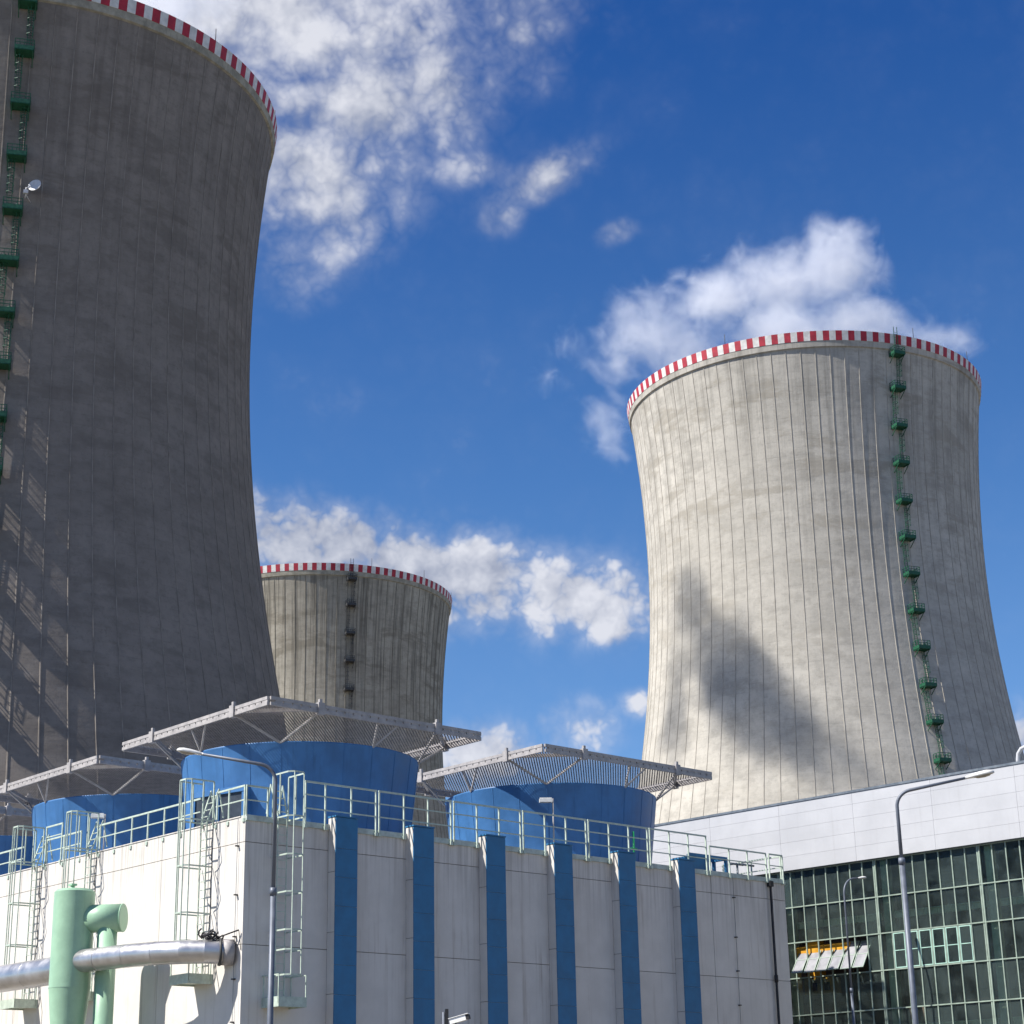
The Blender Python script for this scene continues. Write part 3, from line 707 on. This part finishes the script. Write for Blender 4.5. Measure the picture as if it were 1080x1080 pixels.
mt = MB(); mt.box((-.10, -.02, 6.44), (-.03, .06, 15.83)); mt.box((.03, -.05, 6.44), (.09, .06, 15.83)); mt.box((-.03, .0, 6.44), (.03, .03, 15.83)); mtm = mt.mesh('main_mullion', M['frame'])
colm = MB(); colm.box((-.2, .3, 4.5), (.2, .7, 15.8)); colmm = colm.mesh('column', M['beam'])
for k in range(-14, 15):
    x = X0 + k * CW_
    if k % 8 == 0: link('main_mullion', mtm, th, (x, 0, 0)); link('column', colmm, th, (x + .35, 0, 0))
    else: link('mullion', mum, th, (x, 0, 0))
for z in ZR:
    b = MB(); b.box((X0 - 14 * CW_, -.045, z - .03), (X0 + 14 * CW_, .028, z + .03)); b.obj('transom', M['frame'], th)
# crane runway beams behind the glass, in lengths between the columns
for zb, yb in ((12.95, .42), (7.3, .5)):
    for k in (-16, -8, 0, 8):
        xa, xb = X0 + k * CW_ + .75, X0 + (k + 8) * CW_ - .1
        b = MB(); b.box((xa, yb, zb - .14), (xb, yb + .3, zb + .14)); b.box((xa, yb - .1, zb + .141), (xb, yb + .35, zb + .2))
        n_ = int((xb - xa) / .42)
        for i in range(n_): b.box((xa + .42 * i, yb - .06, zb - .14), (xa + .42 * i + .05, yb, zb + .14))
        b.obj('runway_beam', M['beam'], th)
# top-hung open sashes and closed green sashes
def sash(k, tilt, mat_f, sheet):
    z1, z0 = ZR[2], ZR[3]; h = z1 - z0 - .1; g = h / 2
    b = MB(); w = CW_ - .09; x0 = .045; f = .05
    b.box((x0, -.03, -g), (x0 + f, .015, g)); b.box((x0 + w - f, -.03, -g), (x0 + w, .015, g)); b.box((x0 + f, -.03, g - f), (x0 + w - f, .015, g)); b.box((x0 + f, -.03, -g), (x0 + w - f, .015, -g + f)); b.box((x0 + f, -.025, -.02), (x0 + w - f, .01, .02))
    o = b.obj('sash', mat_f, th, (X0 + k * CW_, 0, z1 - .05 - g)); o.rotation_euler.x = -tilt
    b = MB(); b.box((x0 + f, -.012, -g + f), (x0 + w - f, -.004, g - f)); b.obj('pane', sheet, o)
    if tilt:
        b = MB(); b.bar((x0 + .06, .0, g * .75), (x0 + .06, .12, g * .25), .04); b.obj('stay', M['frame'], o)
    return o
for k in range(-7, -1): sash(k, R(34 + (k % 3) * 1.5), M['frame'], M['sash_sheet'])
for k in range(1, 7): sash(k, 0, M['frame_mint'], M['glass'])
t = thing('overhead_crane', 'yellow overhead crane trolley glimpsed through the open sashes of the hall', 'crane', Matrix.Translation(HL) @ Matrix.Rotation(HR, 4, 'Z') @ Vector((X0 - 5.6 * CW_, .16, 0)), HR)
b = MB(); b.box((-.75, 0, 9.35), (1.1, .7, 10.15)); b.box((-.55, .05, 10.15), (.25, .6, 12.7)); b.box((-1.2, .1, 11.3), (2.2, .5, 11.85)); b.obj('trolley_frame', M['yellow'], t)
b = MB(); b.tube([(.0, -.12, 9.5), (.0, -.12, 9.9)], .12, 12); b.box((.6, -.12, 9.5), (.9, -.01, 9.9)); b.obj('hoist_motor', M['black'], t)
# small curved vent on the hall roof at the right edge
t = thing('roof_vent', 'white curved gooseneck vent on the hall roof edge at the right', 'vent pipe', Matrix.Translation(HL) @ Matrix.Rotation(HR, 4, 'Z') @ Vector((3.35, 1.0, 19.44)), HR)
b = MB(); b.tube([(0, 0, 0), (0, 0, .5), (.06, 0, .8), (.25, 0, 1.02), (.55, 0, 1.1), (.85, 0, 1.0), (.98, 0, .75)], .1, 12); b.obj('pipe', M['para'], t)
b = MB(); b.tube([(0, 0, 0), (0, 0, .12)], .18, 12); b.obj('flange', M['para'], t)


# ------------------------------------------------------------------ lamp posts
def street_lamp(pts, label, r0, head_len, zsplit, dark=False):
    """pts: centreline from foot to the end of the arm, world coordinates; the head carries on along the arm"""
    base = Vector(pts[0]); t = thing('street_lamp', label, 'street lamp', (base.x, base.y, 0), 0, 'tall lamp posts with curved arms')
    P = [Vector(p) - Vector((base.x, base.y, 0)) for p in pts]
    rs = lambda z: lerp(r0, r0 * .55, min(1, z / P[-1].z))
    b = MB(); b.tube([P[0], (P[0].lerp(P[1], .0)) + Vector((0, 0, 1.2))], r0 * 1.25, 14); b.obj('base_sleeve', M['pole'], t)
    low = [Vector((0, 0, 0)), Vector((0, 0, zsplit))]
    b = MB(); b.tube(low, [r0, r0 * .85], 16); b.obj('pole', M['pole'], t)
    # smooth the upper centreline
    up = [Vector((0, 0, zsplit))] + P[1:]
    b = MB(); b.tube([tuple(p) for p in up], [r0 * .62] + [r0 * .56] * (len(up) - 2) + [r0 * .42], 14); b.obj('arm', M['pole'], t)
    b = MB(); b.tube([(0, 0, zsplit - .12), (0, 0, zsplit + .1)], r0 * 1.05, 14); b.obj('collar', M['pole'], t)
    d = (up[-1] - up[-2]).normalized(); side = d.cross(Vector((0, 0, 1))).normalized(); u = side.cross(d)
    hb = MB(); hl = MB(); n = 14; o0 = up[-1] - d * .05
    prof = [(0, .05, .05), (.08, .07, .06), (.25, .115, .085), (.5, .15, .11), (.75, .155, .115), (.92, .12, .085), (1.0, .03, .03)]
    s_ = head_len / .9
    base_i = []
    for f, w_, h_ in prof:
        base_i.append(len(hb.v))
        for k in range(n):
            a = 2 * pi * k / n; zz = sin(a) * h_ * s_; zz = max(zz, -.035 * s_); hb.v.append(tuple(o0 + d * f * head_len + side * cos(a) * w_ * s_ + u * zz))
    for i in range(len(prof) - 1):
        for k in range(n): hb.face((base_i[i] + k, base_i[i] + (k + 1) % n, base_i[i + 1] + (k + 1) % n, base_i[i + 1] + k), True)
    hb.face(range(base_i[0], base_i[0] + n)); hb.face(range(base_i[-1], base_i[-1] + n))
    h = hb.obj('lamp_head', M['head'], t)
    li = []
    for f, w_, dp_ in ((.3, .06, .0), (.42, .11, .055), (.65, .125, .07), (.82, .1, .05), (.9, .04, .0)):
        li.append(len(hl.v))
        for k in range(7):
            a = pi + pi * k / 6; hl.v.append(tuple(o0 + d * f * head_len + side * cos(a) * w_ * s_ + u * (-.034 * s_ + sin(a) * dp_ * s_)))
    for i in range(4):
        for k in range(6): hl.face((li[i] + k, li[i] + k + 1, li[i + 1] + k + 1, li[i + 1] + k), True)
    hl.obj('lens', M['lens'], h)
    return t

def arm_pts(foot, ztop, hdir, reach, rise, rb):
    """vertical post, rounded bend, slightly rising arm"""
    f = Vector((foot[0], foot[1], 0)); h = Vector((hdir[0], hdir[1], 0)).normalized(); pts = [f]
    fin = R(90) - math.atan2(rise, reach - rb)
    for k in range(9):
        a = fin * k / 8; pts.append(f + Vector((0, 0, ztop - rb)) + h * rb * (1 - cos(a)) + Vector((0, 0, rb * sin(a))))
    last = pts[-1]; pts.append(last + (h * (reach - rb) + Vector((0, 0, rise))))
    return [tuple(p) for p in pts]
street_lamp(arm_pts((-7.12, 54.54), 12.72, (-2.3, -.35), 2.28, .28, .55), 'tall lamp post in front of the pump house corner, arm reaching left', .095, .78, 9.0)
street_lamp(arm_pts((12.78, 62.71), 13.05, (2.4, -.55), 2.45, .3, .55), 'tallest lamp post at the right, its arm reaching right across the white parapet', .105, .98, 10.69)
street_lamp(arm_pts((16.27, 94.64), 14.5, (1.37, 1.03), 1.2, .05, .8), 'small distant lamp post standing close before the glass wall', .085, .62, 9.0)

# ------------------------------------------------------------------ security camera on a post
t = thing('security_camera', 'white security camera on a thin post at the bottom edge, before the shaded front', 'security camera', (-1.62, 39.97, 0))
b = MB(); b.tube([(0, 0, 0), (0, 0, 4.5)], .03, 10); b.obj('post', M['pole'], t)
b = MB(); b.box((.03, -.06, 4.2), (.1, .06, 4.56)); b.obj('junction_box', M['black'], t)
dirv = Vector((.93, -.30, .22)).normalized(); sd_ = dirv.cross(Vector((0, 0, 1))).normalized(); upv = sd_.cross(dirv)
def obox(b, o, l, w, h, mi=0):
    n0 = len(b.v); b.box((0, -w / 2, -h / 2), (l, w / 2, h / 2))
    for i in range(n0, len(b.v)):
        x, y, z = b.v[i]; b.v[i] = tuple(Vector(o) + dirv * x + sd_ * y + upv * z)
b = MB(); obox(b, (.14, 0, 4.3), .36, .11, .1); b.obj('housing', M['whitecam'], t)
b = MB(); obox(b, Vector((.13, 0, 4.3)) + upv * .062, .44, .14, .012); b.obj('sun_shield', M['whitecam'], t)
b = MB(); obox(b, Vector((.14, 0, 4.3)) + dirv * .361, .07, .1, .09); b.obj('lens_hood', M['black'], t)
b = MB(); b.tube([(.05, 0, 4.2), (.22, 0, 4.2), (.26, 0, 4.27)], .025, 8); b.obj('arm', M['pole'], t)


# ------------------------------------------------------------------ steam
def steam(name, label, blobs, scale, amp, dens, thr, wd, margin=1.25):
    lo = [min(p[i] - p[3 + i] * margin for p in blobs) for i in range(3)]; hi = [max(p[i] + p[3 + i] * margin for p in blobs) for i in range(3)]
    b = MB(); b.box(lo, hi)
    m_ = bpy.data.materials.new(name); m_.use_nodes = True; t = NT(m_.node_tree); t.n.clear()
    pos = t.add('ShaderNodeNewGeometry').outputs['Position']
    fld = None
    for cx, cy, cz, rx, ry, rz, st in blobs:
        d = t.v('LENGTH', t.v('MULTIPLY', t.v('SUBTRACT', pos, (cx, cy, cz)), (1 / rx, 1 / ry, 1 / rz)))
        f = t.m('MULTIPLY', t.m('SUBTRACT', 1, d), st); fld = f if fld is None else t.m('SMOOTH_MAX', fld, f, .45)
    n = t.m('ADD', t.m('MULTIPLY', t.noise(pos, scale, 3, .55, .5), .5), t.m('MULTIPLY', t.noise(pos, scale * 3.1, 8, .7, .8), .5))
    dd = t.ramp(t.m('ADD', fld, t.m('MULTIPLY', t.m('SUBTRACT', n, .5), amp)), thr, thr + wd, 0, dens)
    dd = t.m('MULTIPLY', dd, t.ramp(fld, -.22, .05))
    pv = t.add('ShaderNodeVolumePrincipled'); t.put(pv.inputs['Color'], (.96, .97, 1.0)); t.put(pv.inputs['Density'], dd); pv.inputs['Anisotropy'].default_value = .1
    out = t.add('ShaderNodeOutputMaterial'); t.l.new(pv.outputs[0], out.inputs['Volume'])
    o = b.obj(name, m_); tag(o, label, 'steam', None, 'stuff'); return o
steam('steam_plume', 'white steam drifting up and to the left behind the rim of the sunlit tower',
      [(67, 341, 171, 11, 12, 12, 1), (55, 342, 167, 15, 12, 11, 1), (41, 343, 163, 15, 12, 11, 1), (29, 340, 156, 12, 10, 13, .9), (21, 336, 146, 8, 8, 15, .7), (17.5, 331, 133, 6, 7, 13, .55), (11, 334, 148, 9, 7, 12, .4),
       (70, 338, 157, 15, 12, 9, .9), (54, 338, 154, 20, 12, 10, 1), (36, 339, 150, 14, 10, 12, .9), (83, 335, 151, 14, 10, 6, .8)], .06, 3.0, .12, .2, .8)
steam('steam_plume', 'steam risen from the nearest tower above the photo, its shadow lying on the sunlit tower',
      [(-65.5, 255.5, 197, 5, 9, 10, 1), (-62, 251, 188, 9, 11, 10, 1), (-58, 248, 179, 11, 12, 10, 1), (-53, 245, 173, 9, 10, 7, 1), (-46, 241.5, 168, 8, 9, 6, .9), (-68, 258, 182, 5, 8, 13, .9), (-59, 226, 150, 20, 20, 18, 1), (-59.3, 206, 130, 23, 23, 12, 1)],
      .1, 2.8, .11, .2, .3)
